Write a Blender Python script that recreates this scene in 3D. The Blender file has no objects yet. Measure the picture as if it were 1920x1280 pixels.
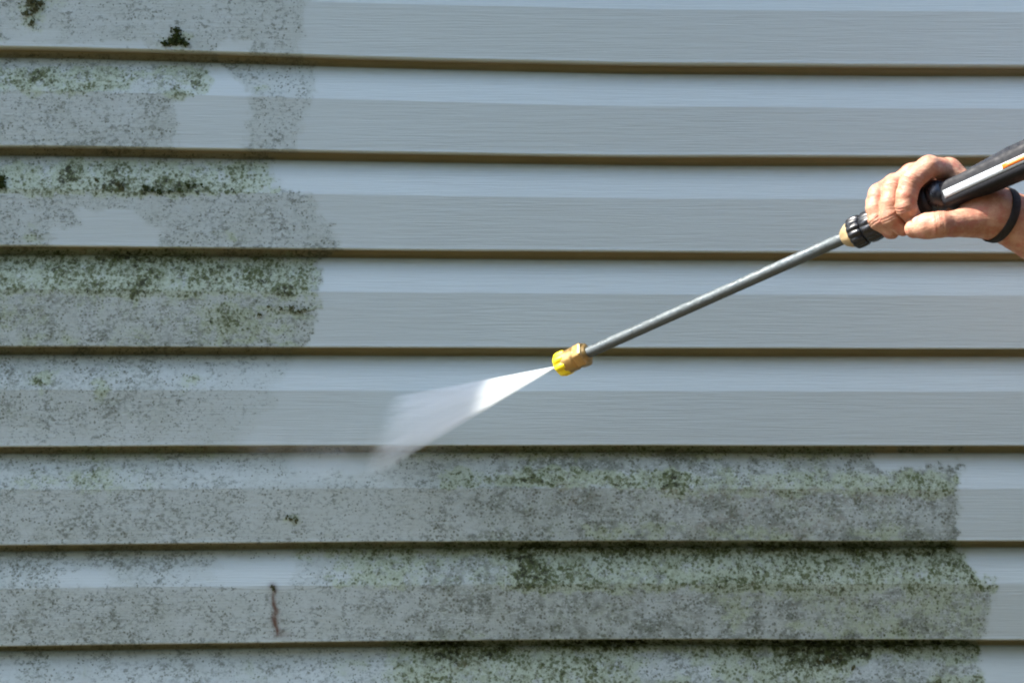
import bpy, math, random
import numpy as np
from mathutils import Vector, Matrix

random.seed(4)
sc = bpy.context.scene
R = math.radians

# ------------------------------------------------------------------ camera
K = 0.000616            # metres of wall per photo pixel (1920 wide)
ZC = 1.10               # height of the picture centre
DIST = 1.97             # camera to wall face
cam_d = bpy.data.cameras.new("camera")
cam = bpy.data.objects.new("camera", cam_d)
sc.collection.objects.link(cam)
cam.location = (0, -DIST, ZC)
cam.rotation_euler = (R(90), 0, 0)
cam_d.sensor_width = 36
cam_d.lens = DIST * 36 / (1920 * K)
cam_d.clip_start = 0.05
cam_d.clip_end = 2000
sc.camera = cam

# ------------------------------------------------------------------ light
SUN_TO = Vector((-0.62, -0.090, 0.80)).normalized()      # towards the sun: up, left, a little in front of the wall
elev = math.asin(SUN_TO.z)
azim = math.atan2(SUN_TO.x, SUN_TO.y)                   # clockwise from +Y
w = bpy.data.worlds.new("World")
sc.world = w
w.use_nodes = True
nt = w.node_tree
bg = nt.nodes["Background"]
sky = nt.nodes.new("ShaderNodeTexSky")
sky.sky_type = 'NISHITA'
sky.sun_disc = False
sky.sun_elevation = elev
sky.sun_rotation = azim
sky.air_density = 1.0
sky.dust_density = 1.2
sky.ozone_density = 1.0
nt.links.new(sky.outputs[0], bg.inputs[0])
bg.inputs[1].default_value = 0.15
sd = bpy.data.lights.new("sun", 'SUN')
sd.energy = 2.9
sd.angle = R(0.6)
sd.color = (1.0, 0.95, 0.87)
sun = bpy.data.objects.new("sun", sd)
sc.collection.objects.link(sun)
sun.rotation_euler = (-SUN_TO).to_track_quat('-Z', 'Y').to_euler()
sun.location = (-3, -2, 6)

sc.view_settings.view_transform = 'Standard'
sc.view_settings.look = 'None'
sc.view_settings.gamma = 1
sc.view_settings.exposure = 2.35
sc.cycles.volume_bounces = 3
sc.cycles.max_bounces = 10
sc.cycles.pixel_filter_type = 'BLACKMAN_HARRIS'
sc.cycles.filter_width = 2.0

# ------------------------------------------------------------------ helpers
def P(px, py, y=0.0):
    """point of the world that stands at depth y behind photo pixel (px, py)"""
    s = (DIST + y) / DIST
    return Vector(((px - 960) * K * s, y, ZC - (py - 640) * K * s))

def link(o, parent=None):
    sc.collection.objects.link(o)
    if parent is not None:
        o.parent = parent
        o.matrix_parent_inverse = parent.matrix_world.inverted()
    return o

def mesh_obj(name, verts, faces, mat=None, parent=None, smooth=True):
    me = bpy.data.meshes.new(name)
    me.from_pydata([tuple(v) for v in verts], [], [tuple(int(i) for i in f) for f in faces])
    me.update()
    if smooth:
        me.polygons.foreach_set("use_smooth", [True] * len(me.polygons))
    if mat:
        me.materials.append(mat)
    return link(bpy.data.objects.new(name, me), parent)

def empty(name, loc):
    o = bpy.data.objects.new(name, None)
    o.location = loc
    o.empty_display_size = 0.05
    sc.collection.objects.link(o)
    bpy.context.view_layer.update()
    return o

def tag(o, label=None, cat=None, group=None, kind=None):
    if label: o["label"] = label
    if cat: o["category"] = cat
    if group: o["group"] = group
    if kind: o["kind"] = kind
    return o

def box_geo(x0, x1, y0, y1, z0, z1):
    v = [(x, y, z) for x in (x0, x1) for y in (y0, y1) for z in (z0, z1)]
    f = [(0, 1, 3, 2), (4, 6, 7, 5), (0, 4, 5, 1), (2, 3, 7, 6), (0, 2, 6, 4), (1, 5, 7, 3)]
    return v, f

def join_geo(parts):
    V, F = [], []
    for v, f in parts:
        n = len(V)
        V += list(v)
        F += [tuple(i + n for i in q) for q in f]
    return V, F

class MB:
    """material builder"""
    def __init__(s, name):
        s.m = bpy.data.materials.new(name)
        s.m.use_nodes = True
        s.t = s.m.node_tree
        s.b = s.t.nodes["Principled BSDF"]
        s.tc = None
    def n(s, kind, **kw):
        x = s.t.nodes.new(kind)
        for k, v in kw.items():
            setattr(x, k, v)
        return x
    def l(s, a, b):
        s.t.links.new(a, b)
    def coord(s, scale=(1, 1, 1), which="Object"):
        if s.tc is None:
            s.tc = s.n("ShaderNodeTexCoord")
        mp = s.n("ShaderNodeMapping")
        mp.inputs["Scale"].default_value = scale
        s.l(s.tc.outputs[which], mp.inputs[0])
        return mp.outputs[0]
    def noise(s, scale, detail=3, rough=0.5, co=None, dist=0.0):
        x = s.n("ShaderNodeTexNoise")
        x.inputs["Scale"].default_value = scale
        x.inputs["Detail"].default_value = detail
        x.inputs["Roughness"].default_value = rough
        x.inputs["Distortion"].default_value = dist
        s.l(co if co is not None else s.coord(), x.inputs["Vector"])
        return x.outputs["Fac"]
    def math(s, op, a, b=0.0, c=None, clamp=False):
        x = s.n("ShaderNodeMath", operation=op, use_clamp=clamp)
        for i, q in enumerate((a, b) if c is None else (a, b, c)):
            if hasattr(q, "links"): s.l(q, x.inputs[i])
            else: x.inputs[i].default_value = q
        return x.outputs[0]
    def ramp(s, fac, a, b, lo=0.0, hi=1.0):
        x = s.n("ShaderNodeMapRange", interpolation_type='SMOOTHSTEP')
        for nm, q in (("Value", fac), ("From Min", a), ("From Max", b), ("To Min", lo), ("To Max", hi)):
            if hasattr(q, "links"): s.l(q, x.inputs[nm])
            else: x.inputs[nm].default_value = q
        return x.outputs[0]
    def mix(s, fac, a, b):
        x = s.n("ShaderNodeMix", data_type='RGBA')
        for i, q in ((0, fac), (6, a), (7, b)):
            if hasattr(q, "links"): s.l(q, x.inputs[i])
            elif i == 0: x.inputs[0].default_value = q
            else: x.inputs[i].default_value = (*q, 1)
        return x.outputs[2]
    def attr(s, name):
        x = s.n("ShaderNodeAttribute")
        x.attribute_name = name
        return x.outputs["Fac"]
    def bump(s, h, strength, dist, prev=None):
        x = s.n("ShaderNodeBump")
        x.inputs["Strength"].default_value = strength
        x.inputs["Distance"].default_value = dist
        s.l(h, x.inputs["Height"])
        if prev is not None: s.l(prev, x.inputs["Normal"])
        return x.outputs[0]
    def set(s, **kw):
        for k, v in kw.items():
            inp = s.b.inputs[k.replace("_", " ")]
            if hasattr(v, "links"): s.l(v, inp)
            elif isinstance(v, tuple): inp.default_value = (*v, 1) if len(v) == 3 else v
            else: inp.default_value = v
        return s

def simple(name, col, rough=0.5, metal=0.0, nscale=60, amt=0.15, bump=0.0, bscale=300):
    m = MB(name)
    nz = m.noise(nscale, 4)
    c = m.mix(nz, tuple(q * (1 - amt) for q in col), tuple(min(1, q * (1 + amt)) for q in col))
    m.set(Base_Color=c, Metallic=metal)
    m.set(Roughness=m.ramp(m.noise(nscale * 2.3, 3), 0.3, 0.7, max(0.02, rough - 0.08), rough + 0.08))
    if bump:
        m.set(Normal=m.bump(m.noise(bscale, 4), bump, 0.0006))
    return m.m

# numpy value noise ------------------------------------------------------
def vnoise(x, y, seed=0):
    xi = np.floor(x).astype(np.int64); yi = np.floor(y).astype(np.int64)
    xf = x - xi; yf = y - yi
    def h(a, b):
        n = (a * 374761393 + b * 668265263 + seed * 1442695041) & 0x7fffffff
        n = ((n ^ (n >> 13)) * 1274126177) & 0x7fffffff
        return ((n ^ (n >> 16)) & 0xffff) / 65535.0
    u = xf * xf * (3 - 2 * xf); v = yf * yf * (3 - 2 * yf)
    return (h(xi, yi) * (1 - u) + h(xi + 1, yi) * u) * (1 - v) + (h(xi, yi + 1) * (1 - u) + h(xi + 1, yi + 1) * u) * v

def fbm(x, y, seed=0, o=4):
    s = 0; a = 0.5; t = 0
    for i in range(o):
        s = s + a * vnoise(x * 2 ** i, y * 2 ** i, seed + i); t += a; a *= 0.5
    return s / t

def sstep(a, b, x):
    t = np.clip((x - a) / (b - a), 0, 1)
    return t * t * (3 - 2 * t)

# ------------------------------------------------------------------ ground
gm = MB("ground_soil_and_grass")
big = gm.noise(1.3, 5); fine = gm.noise(34, 6, 0.7)
gc = gm.mix(gm.ramp(big, 0.42, 0.58), (0.085, 0.060, 0.032), (0.055, 0.060, 0.020))
gc = gm.mix(fine, gc, (0.12, 0.085, 0.048))
gm.set(Base_Color=gc, Roughness=0.95, Normal=gm.bump(fine, 0.6, 0.03))
gv, gf = [], []
N = 24
for i in range(N + 1):
    for j in range(N + 1):
        a = (i / N * 2 - 1); b = (j / N * 2 - 1)
        x = math.copysign(abs(a) ** 3, a) * 300; y = math.copysign(abs(b) ** 3, b) * 300
        gv.append((x, y, 0.0 if abs(x) + abs(y) < 6 else 0.04 * math.sin(x * .7) * math.cos(y * .5)))
for i in range(N):
    for j in range(N):
        q = i * (N + 1) + j
        gf.append((q, q + N + 1, q + N + 2, q + 1))
ground = mesh_obj("ground", gv, gf, gm.m)
tag(ground, "bare brown soil and thin grass in front of the house wall", "ground", kind="structure")

# ------------------------------------------------------------------ siding
LX = np.array([0, 160, 680, 1200, 1840, 1920], float)
LT = {1: [88, 91, 107.5, 120, 124, 124.5],
      2: [274, 275, 285, 293, 293, 293],
      3: [461, 462, 468, 472, 474, 474],
      4: [650, 650.5, 652, 653, 654, 654.5],
      5: [838, 837, 835, 835, 836, 836],
      6: [1023, 1021, 1016, 1014, 1014, 1014],
      7: [1212, 1209, 1202, 1198, 1199, 1199.5]}
def line(i, U):
    U = np.clip(np.asarray(U, float), 0, 1920)
    if i in LT:
        s = 0
        for d in (-120, -60, 0, 60, 120):           # softened corners
            s = s + np.interp(np.clip(U + d, 0, 1920), LX, LT[i])
        return s / 5
    if i == 0: return line(1, U) - 181.5
    if i == 8: return line(7, U) + 186
    if i < 0: return line(0, 960) * 0 + float(line(0, 1100)) + 183 * i + 0 * U
    return float(line(8, 960)) + 183 * (i - 8) + 0 * U

def profile(dense):
    """(kind, value, depth): 'a' = px below the lip above, 's' = share of the rest down to this lip"""
    pr = [('a', -3, .0262), ('a', 6, .0255), ('a', 12.5, .0235), ('a', 14, .0205), ('a', 15.5, .0158), ('a', 17.5, .0134), ('a', 26, .0121)]
    for t in ((.1, .2, .3, .4, .5, .6, .7, .8, .9) if dense else (.5,)):
        pr.append(('a', 26 + t * 54, .0121 * (1 - t)))
    pr += [('a', 78.5, .0121 * (1 - 52.5 / 54)), ('a', 80, .0), ('a', 81.2, -.00002), ('a', 83, -.00004)]
    for t in (np.linspace(.04, .95, 22) if dense else (.5,)):
        pr.append(('s', float(t), -.0012 * float(t)))
    pr += [('e', -3.5, -.0014), ('e', -1.2, -.0012), ('e', -.3, -.0004), ('e', 0, .0008), ('e', -.3, .0275)]
    return pr

def strip(i, cols, dense):
    top = line(i, cols); bot = line(i + 1, cols)
    rows = []
    for k_, v_, d_ in profile(dense):
        if k_ == 'a': V = top + v_ * np.where(cols < 300, 1.0, 1.0)
        elif k_ == 's': V = (top + 83) + v_ * (bot - top - 83)
        else: V = bot + v_
        # slight waviness of thin vinyl
        yy = d_ + (fbm(cols / 260, V / 90 + i * 7, 3, 2) - .5) * .0012
        GROOVE_SHADE.append(np.full(len(cols), 1.0 if (k_ == 'a' and v_ < 14.2) or d_ > .027 else 0.0))
        rows.append(np.stack([(cols - 960) * K, yy + 0 * V, ZC - (V - 640) * K + (vnoise(cols / 170, cols * 0 + i, 9) - .5) * .0006], 1))
    return np.stack(rows)

GROOVE_SHADE = []
cols_d = np.arange(-40, 1964, 4.0)
cols_far = np.concatenate([np.linspace(-5600, -40, 30)])
cols_far2 = np.linspace(1960, 4000, 16)
SV, SF = [], []
nv = 0
def add_grid(g):
    global nv
    r, c, _ = g.shape
    SV.append(g.reshape(-1, 3))
    idx = np.arange(r * c).reshape(r, c) + nv
    q = np.stack([idx[:-1, :-1], idx[1:, :-1], idx[1:, 1:], idx[:-1, 1:]], -1).reshape(-1, 4)
    SF.append(q); nv += r * c
ITOP, IBOT = -12, 15
for i in range(ITOP, IBOT + 1):
    if -1 <= i <= 8:
        add_grid(strip(i, cols_d, True))
        add_grid(strip(i, cols_far, False)); add_grid(strip(i, cols_far2, False))
    else:
        add_grid(strip(i, np.concatenate([cols_far[:-1], np.linspace(-40, 1960, 20), cols_far2[1:]]), False))
SV = np.concatenate(SV); SF = np.concatenate(SF)

U = SV[:, 0] / K + 960
V = 640 - (SV[:, 2] - ZC) / K
WU = U + (fbm(U / 34, V / 26, 21, 3) - .5) * 46 + (vnoise(U / 7, V / 7, 23) - .5) * 16
WV = V + (fbm(U / 30, V / 22, 31, 3) - .5) * 26 + (vnoise(U / 8, V / 7, 33) - .5) * 8
def bx(x0, x1, y0, y1, s=10):
    return sstep(x0 - s, x0 + s, WU) * (1 - sstep(x1 - s, x1 + s, WU)) * sstep(y0 - s * .6, y0 + s * .6, WV) * (1 - sstep(y1 - s * .6, y1 + s * .6, WV))
def blob(x, y, rx, ry):
    return np.exp(-(((WU - x) / rx) ** 2 + ((WV - y) / ry) ** 2))
L = {i: line(i, U) for i in range(-1, 10)}
def course(i):
    return ((V >= L[i] + 1) & (V < L[i + 1] + 1)).astype(float)
def edge(pts, s=7):
    """1 left of the boundary polyline given as (v, u)"""
    v_, u_ = zip(*pts)
    b = np.interp(V, v_, u_)
    return 1 - sstep(-s, s, WU - b)
INF = -1e9
grime = np.zeros(len(U)); green = np.zeros(len(U)); brown = np.zeros(len(U))
big1 = fbm(U / 90, V / 60, 5, 3)
# course 0 (top, left)
c = course(0)
g = c * edge([(-100, 590), (20, 580), (60, 570), (100, 560)], 9) * .62
g *= 1 - .9 * bx(-50, 285, 78, 100, 3) - .8 * bx(395, 470, 76, 100, 4)
g *= 1 - .55 * bx(20, 120, 52, 90, 8)
green += c * (.95 * blob(62, 12, 30, 34) + .5 * blob(58, 48, 22, 14) + .3 * blob(110, 8, 30, 14) + 1.1 * blob(328, 75, 26, 14) + .35 * blob(250, 74, 60, 7))
grime += g
# course 1
c = course(1)
lft = edge([(110, 400), (135, 385), (160, 345), (200, 330), (240, 345), (285, 322)], 7)
rgt = (1 - edge([(110, 400), (135, 430), (165, 462), (210, 470), (285, 455)], 7)) * edge([(110, 590), (190, 580), (240, 568), (285, 555)], 7)
grime += c * (lft * .72 + rgt * .6) + c * .25 * bx(380, 470, 108, 132, 6)
green += c * (.72 * bx(-60, 395, 122, 178, 10) * (.45 + .55 * sstep(.35, .6, big1 + .12)) + .75 * blob(70, 138, 22, 13) + .7 * blob(370, 145, 18, 16)
              + .6 * blob(330, 175, 16, 10) + .5 * blob(15, 155, 28, 12) + .75 * blob(487, 165, 14, 7) + .45 * blob(140, 165, 40, 10))
# course 2
c = course(2)
e2 = edge([(290, 505), (330, 512), (350, 520), (362, 590), (375, 592), (395, 585), (420, 632), (470, 634)], 7)
cl = bx(150, 262, 396, 475, 8) + bx(95, 290, 425, 475, 10)
grime += c * e2 * .72 * (1 - np.clip(cl, 0, .97)) * (1 - .5 * bx(468, 540, 300, 352, 6))
green += c * (.92 * bx(-60, 500, 300, 366, 10) * (.55 + .45 * sstep(.3, .62, big1 + .1)) + .85 * blob(325, 352, 62, 11) + .8 * blob(215, 345, 30, 12) + .8 * blob(2, 345, 8, 20)
              + .7 * blob(130, 325, 24, 12) + .8 * blob(520, 362, 12, 7) + .6 * blob(55, 440, 26, 16) + .65 * blob(432, 447, 26, 14) + .4 * blob(565, 435, 18, 6))
# course 3
c = course(3)
e3 = edge([(470, 612), (520, 606), (560, 600), (600, 585), (655, 578)], 6)
grime += c * e3 * .84
green += c * e3 * (.22 + .78 * bx(-60, 590, 480, 556, 14) * (.55 + .45 * sstep(.4, .6, big1 + .08)) + .9 * blob(540, 583, 50, 14) + .8 * blob(420, 600, 60, 30) * sstep(.35, .6, big1 + .05)
              + .9 * blob(252, 555, 12, 18) + .6 * blob(505, 618, 40, 8) + .7 * blob(490, 642, 90, 6) + .65 * blob(60, 633, 30, 8) + .6 * blob(128, 632, 12, 10)
              + .6 * blob(265, 632, 12, 10) + .6 * blob(5, 590, 16, 20) + .5 * blob(70, 585, 14, 14) + .6 * blob(535, 540, 20, 10))
# course 4
c = course(4)
e4 = edge([(660, 540), (700, 525), (740, 522), (760, 505), (800, 470), (840, 440)], 16)
grime += c * e4 * (.38 * (1 - sstep(200, 520, WU)) + .42) * (1 - .4 * sstep(770, 835, V))
green += c * (1.0 * blob(75, 715, 19, 17) + .8 * blob(185, 735, 15, 22) + .8 * blob(218, 695, 15, 10) + .9 * blob(352, 715, 12, 9) + .14 + .3 * blob(345, 728, 24, 10))
# course 5
c = course(5)
e5 = edge([(850, 1812), (930, 1808), (960, 1792), (985, 1785), (1000, 1805), (1016, 1800)], 10)
dens5 = .16 * (1 - sstep(180, 560, WU)) + .60 + .40 * sstep(700, 1050, WU)
dens5 = dens5 * (1 - .6 * bx(540, 730, 850, 885, 12)) * (1 - .96 * bx(1648, 1735, 846, 880, 5)) * (1 - .9 * bx(1735, 1835, 846, 868, 6))
grime += c * e5 * dens5
green += c * e5 * (.75 * blob(170, 900, 70, 26) + .55 * blob(60, 905, 50, 18) + .25 * blob(290, 890, 40, 24)
              + .16 * sstep(700, 900, WU) + .95 * bx(815, 1300, 884, 914, 9) * (.7 + .3 * sstep(.35, .6, big1)) + .72 * bx(1240, 1830, 886, 932, 12) * (.55 + .45 * sstep(.38, .6, big1 + .08))
              + 1.0 * blob(1005, 902, 34, 9) + .7 * blob(550, 972, 16, 9) + .5 * blob(650, 1002, 24, 6) + .4 * blob(540, 985, 8, 16) + .45 * bx(1100, 1700, 980, 1012, 12) * sstep(.42, .62, big1 + .06))
brown += c * e5 * (.5 * bx(1040, 1780, 905, 945, 14) * sstep(.5, .62, fbm(U / 60, V / 30, 77, 3)) + .5 * bx(1300, 1640, 960, 1010, 12) * sstep(.5, .6, fbm(U / 50, V / 30, 78, 3)) + .4 * blob(545, 1005, 12, 14))
# course 6
c = course(6)
e6 = edge([(1030, 1800), (1050, 1812), (1075, 1838), (1092, 1856), (1112, 1866), (1150, 1862), (1185, 1850), (1200, 1850)], 11)
dens6 = .16 * (1 - sstep(160, 560, WU)) + .60 + .36 * sstep(520, 900, WU)
dens6 = dens6 * (1 - .85 * bx(400, 545, 1048, 1103, 9)) * (1 - .75 * np.clip(blob(165, 1086, 62, 17) * 1.3, 0, 1)) * (1 - .35 * bx(300, 400, 1060, 1103, 10))
grime += c * e6 * dens6
green += c * e6 * (.12 * sstep(600, 900, WU) + .68 * bx(600, 1000, 1034, 1100, 14) * (.5 + .5 * sstep(.42, .6, big1 + .06)) + .85 * bx(960, 1880, 1028, 1108, 14) * (.6 + .4 * sstep(.32, .58, big1 + .08))
              + .45 * bx(1350, 1880, 1104, 1196, 14) * sstep(.4, .6, big1 + .05) + .6 * blob(635, 1102, 16, 8) + .5 * blob(560, 1045, 24, 12) + .55 * blob(900, 1190, 40, 6))
brown += c * e6 * .45 * bx(1100, 1860, 1095, 1130, 14) * sstep(.5, .62, fbm(U / 60, V / 30, 79, 3))
# course 7 and what lies below the frame
c = ((V >= L[7] + 1) & (V < 1500)).astype(float)
e7 = edge([(1200, 1845), (1240, 1852), (1290, 1838), (1500, 1800)], 6)
grime += c * e7 * (.66 + .2 * sstep(600, 800, WU))
green += c * e7 * (.85 * sstep(690, 760, WU) * sstep(.3, .58, big1 + .07) + .9 * blob(840, 1235, 50, 10) + 1.0 * blob(1560, 1235, 80, 14) + 1.0 * blob(1800, 1275, 40, 9) + .3 * bx(-60, 690, 1225, 1280, 12) * sstep(.45, .6, big1))
brown += c * .7 * blob(868, 1245, 30, 12)
# growth in the grooves (follows where it grew, not the shade)
def groove(i, x0, x1, s=25):
    return sstep(L[i] - 1, L[i] + 2, WV * .3 + V * .7) * (1 - sstep(L[i] + 12, L[i] + 34, V + (WV - V) * 1.2)) * sstep(x0 - s, x0 + s, WU) * (1 - sstep(x1 - s, x1 + s, WU))
green += .75 * groove(3, 170, 385) + .55 * groove(5, 760, 1640) + .66 * groove(6, 560, 1830) + .6 * groove(7, 720, 1850) + .5 * groove(5, 90, 420, 50) + .5 * groove(3, -60, 170)
grime += .1 * (groove(6, 560, 1830) + groove(7, 720, 1850))
# far left goes on dirty, same kind of patches
off = sstep(60, -60, U) if False else (1 - sstep(-160, -20, U))
grime = np.where(U < -60, .7 * (fbm(U / 200, V / 80, 50, 3) > .42), grime)
green = np.where(U < -60, .7 * sstep(.5, .62, fbm(U / 120, V / 60, 51, 3)), green)
vary = fbm(U / 75, V / 42, 91, 4)
near_lip = np.zeros(len(U))
for i in range(-1, 9):
    near_lip = np.maximum(near_lip, course(i) * sstep(L[i + 1] - 26, L[i + 1] - 4, V))
grime = grime * (.95 + .16 * sstep(.28, .72, vary)) + grime * .10 * near_lip
green = green * (.78 + .22 * sstep(.3, .7, fbm(U / 40, V / 26, 93, 3))) + .16 * np.clip(grime, 0, 1) * sstep(.5, .66, fbm(U / 55, V / 30, 95, 3))
rwx = (vnoise(V / 13, V * 0, 61) - .5) * 5
rust = np.exp(-((U - (512.5 + (V - 1100) * .07 + rwx)) / (2.8 + 3.4 * vnoise(V / 19, V * 0 + 3, 62))) ** 2) * sstep(1098, 1112, V) * (1 - sstep(1180, 1196, V)) * (.65 + .5 * vnoise(U / 4, V / 16, 66))
rust = rust + .45 * np.exp(-(((U - 530) / 20) ** 2 + ((V - 1190) / 9) ** 2)) * vnoise(U / 6, V / 5, 63) + .18 * np.exp(-(((U - 517) / 15) ** 2)) * sstep(1100, 1120, V) * (1 - sstep(1185, 1200, V)) * vnoise(U / 7, V / 9, 64)
rust = rust + .8 * np.exp(-(((U - 511) / 7) ** 2 + ((V - 1099) / 6) ** 2))

SIDE = MB("vinyl_siding")
S = SIDE
at_g, at_n, at_b, at_r = S.attr("grime"), S.attr("green"), S.attr("brown"), S.attr("rust")
base = S.mix(S.noise(2.2, 3, co=S.coord((1, 1, 2))), (0.440, 0.520, 0.498), (0.468, 0.550, 0.526))
grain_co = S.coord((12.0, 3.0, 420.0))
grain = S.noise(1.0, 5, 0.62, co=grain_co, dist=0.7)
base = S.mix(S.ramp(grain, .38, .66, 0, .32), base, (0.41, 0.47, 0.45))
base = S.mix(S.attr('inner_mask'), base, S.mix(S.noise(30, 4), (0.34, 0.31, 0.18), (0.43, 0.385, 0.23)))   # brown shade painted into the grooves where the panels lock
fn = S.noise(28, 5, .62)
filmamt = S.math('MULTIPLY', at_g, S.ramp(fn, .3, .72, .35, 1.0))
col = S.mix(S.math('MULTIPLY', filmamt, .62), base, (0.310, 0.356, 0.290))
# dark specks, small
sp1 = S.noise(185, 6, .74, co=S.coord((.85, 1, 1.15)), dist=.15)
th = S.math('SUBTRACT', .69, S.math('MULTIPLY', at_g, .235))
sm = S.ramp(S.math('SUBTRACT', sp1, th), -.08, .11)
sm = S.math('MULTIPLY', sm, S.ramp(at_g, .03, .3))
col = S.mix(S.math('MULTIPLY', sm, S.ramp(S.noise(42, 4), .36, .64, .12, .72)), col, (0.072, 0.090, 0.060))
# round mildew dots, single and in clusters
vo = S.n("ShaderNodeTexVoronoi"); vo.feature = 'F1'; vo.inputs["Scale"].default_value = 250
wv = S.n("ShaderNodeVectorMath", operation='ADD')
wn = S.n("ShaderNodeTexNoise"); wn.inputs["Scale"].default_value = 400; wn.inputs["Detail"].default_value = 2
S.l(S.coord(), wn.inputs["Vector"])
wsc = S.n("ShaderNodeVectorMath", operation='SCALE'); wsc.inputs["Scale"].default_value = .0035
S.l(wn.outputs["Color"], wsc.inputs[0]); S.l(S.coord(), wv.inputs[0]); S.l(wsc.outputs[0], wv.inputs[1]); S.l(wv.outputs[0], vo.inputs["Vector"])
dn_ = S.noise(62, 5, .7)
rad_ = S.math('MULTIPLY', S.math('MULTIPLY', at_g, S.ramp(dn_, .33, .66, .12, 1.0)), .50)
dot = S.ramp(S.math('SUBTRACT', rad_, vo.outputs["Distance"]), -.10, .14)
dot = S.math('MULTIPLY', dot, S.ramp(at_g, .04, .3))
dcol = S.mix(S.noise(33, 3), (0.048, 0.068, 0.030), (0.100, 0.105, 0.068))
col = S.mix(S.math('MULTIPLY', dot, .72), col, dcol)
# larger smudges
sp2 = S.noise(90, 6, .7, dist=.4)
th2 = S.math('SUBTRACT', .74, S.math('MULTIPLY', at_g, .22))
col = S.mix(S.math('MULTIPLY', S.ramp(S.math('SUBTRACT', sp2, th2), -.05, .1), S.math('MULTIPLY', at_g, .17)), col, (0.105, 0.115, 0.085))
# pale lichen-green bloom and green growth
gn = S.noise(85, 6, .72, dist=.2)
bloom = S.math('MULTIPLY', S.ramp(S.math('ADD', gn, S.math('MULTIPLY', at_n, .25)), .52, .72), S.ramp(at_n, .05, .6))
col = S.mix(S.math('MULTIPLY', bloom, .62), col, (0.34, 0.42, 0.27))
gn2 = S.noise(165, 6, .76, dist=.2)
gth = S.math('SUBTRACT', .735, S.math('MULTIPLY', at_n, .22))
gmask = S.math('MULTIPLY', S.ramp(S.math('SUBTRACT', gn2, gth), -.08, .09), S.ramp(at_n, .05, .3))
gcol = S.mix(S.noise(60, 3), (0.038, 0.052, 0.013), (0.100, 0.120, 0.045))
col = S.mix(S.math('MULTIPLY', gmask, .88), col, gcol)
vg = S.n("ShaderNodeTexVoronoi"); vg.feature = 'F1'; vg.inputs["Scale"].default_value = 205
S.l(wv.outputs[0], vg.inputs["Vector"])
grd = S.math('MULTIPLY', S.math('MULTIPLY', at_n, S.ramp(S.noise(75, 5, .7), .36, .62, .25, 1.0)), .56)
gdot = S.math('MULTIPLY', S.ramp(S.math('SUBTRACT', grd, vg.outputs["Distance"]), -.12, .12), S.ramp(at_n, .08, .4))
col = S.mix(S.math('MULTIPLY', gdot, .78), col, S.mix(S.noise(48, 3), (0.032, 0.052, 0.008), (0.088, 0.112, 0.030)))
gth3 = S.math('SUBTRACT', .86, S.math('MULTIPLY', at_n, .27))
dk = S.ramp(S.math('SUBTRACT', S.noise(150, 6, .75, dist=.25), gth3), -.04, .05)
col = S.mix(S.math('MULTIPLY', dk, S.ramp(at_n, .1, .5)), col, (0.028, 0.034, 0.014))
bm = S.math('MULTIPLY', S.math('MULTIPLY', S.ramp(S.noise(120, 6, .75), .44, .62), at_b), .75)
col = S.mix(bm, col, (0.15, 0.125, 0.078))
col = S.mix(S.math('MINIMUM', at_r, .95), col, (0.105, 0.050, 0.026))
S.set(Base_Color=col)
S.set(Roughness=S.math('ADD', S.ramp(grain, .3, .7, .50, .62), S.math('MULTIPLY', sm, .25), clamp=True))
S.set(Specular_IOR_Level=.25)
b1 = S.bump(grain, .45, .0016)
b2 = S.bump(S.math('ADD', sm, S.math('MULTIPLY', gmask, 1.6)), .5, .0006, b1)
S.set(Normal=b2)

wall = empty("house_wall", (0, 0.02, 0))
tag(wall, "house wall of horizontal grey lap siding, patchy with green algae and black mould, partly washed clean", "wall")
siding = mesh_obj("siding", [], [], None, None)
bpy.data.objects.remove(siding)
me = bpy.data.meshes.new("siding")
me.from_pydata(SV.tolist(), [], SF.tolist())
me.update()
me.polygons.foreach_set("use_smooth", [True] * len(me.polygons))
for nm, arr in (("grime", grime), ("green", green), ("brown", brown), ("rust", rust), ("inner_mask", np.concatenate(GROOVE_SHADE))):
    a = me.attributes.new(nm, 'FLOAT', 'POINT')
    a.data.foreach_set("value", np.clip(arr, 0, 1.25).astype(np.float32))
me.materials.append(S.m)
siding = link(bpy.data.objects.new("siding", me), wall)

ZT = float(SV[:, 2].max()); XL = float(SV[:, 0].min()); XR = float(SV[:, 0].max()); ZB = float(SV[:, 2].min())
m_trim = simple("white_painted_trim", (0.62, 0.62, 0.58), .55, nscale=8, amt=.06)
m_fnd = simple("concrete_foundation", (0.32, 0.31, 0.28), .9, nscale=14, amt=.2, bump=.5, bscale=90)
EAVE_Z, EAVE_D = 2.60, 0.245
v, f = box_geo(XL, XR, .05, .14, ZB, EAVE_Z); mesh_obj("sheathing", v, f, m_trim, wall, False)
v, f = box_geo(XL, XR, .034, .14, 0, ZB - .004); mesh_obj("foundation", v, f, m_fnd, wall, False)
for xa, xb in ((XL - .09, XL + .002), (XR - .002, XR + .09)):
    v, f = box_geo(xa, xb, -.022, .14, ZB, ZT + .02); mesh_obj("corner_post", v, f, m_trim, wall, False)
v, f = box_geo(XL - .3, XR + .3, -EAVE_D, .14, EAVE_Z, EAVE_Z + .02)
mesh_obj("soffit", v, f, m_trim, wall, False)
v, f = box_geo(XL - .3, XR + .3, -EAVE_D - .02, -EAVE_D, EAVE_Z - .012, EAVE_Z + .14)
mesh_obj("fascia", v, f, m_trim, wall, False)
v, f = box_geo(XL, XR, -.002, .05, ZT - .01, EAVE_Z); mesh_obj("frieze_board", v, f, m_trim, wall, False)
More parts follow.
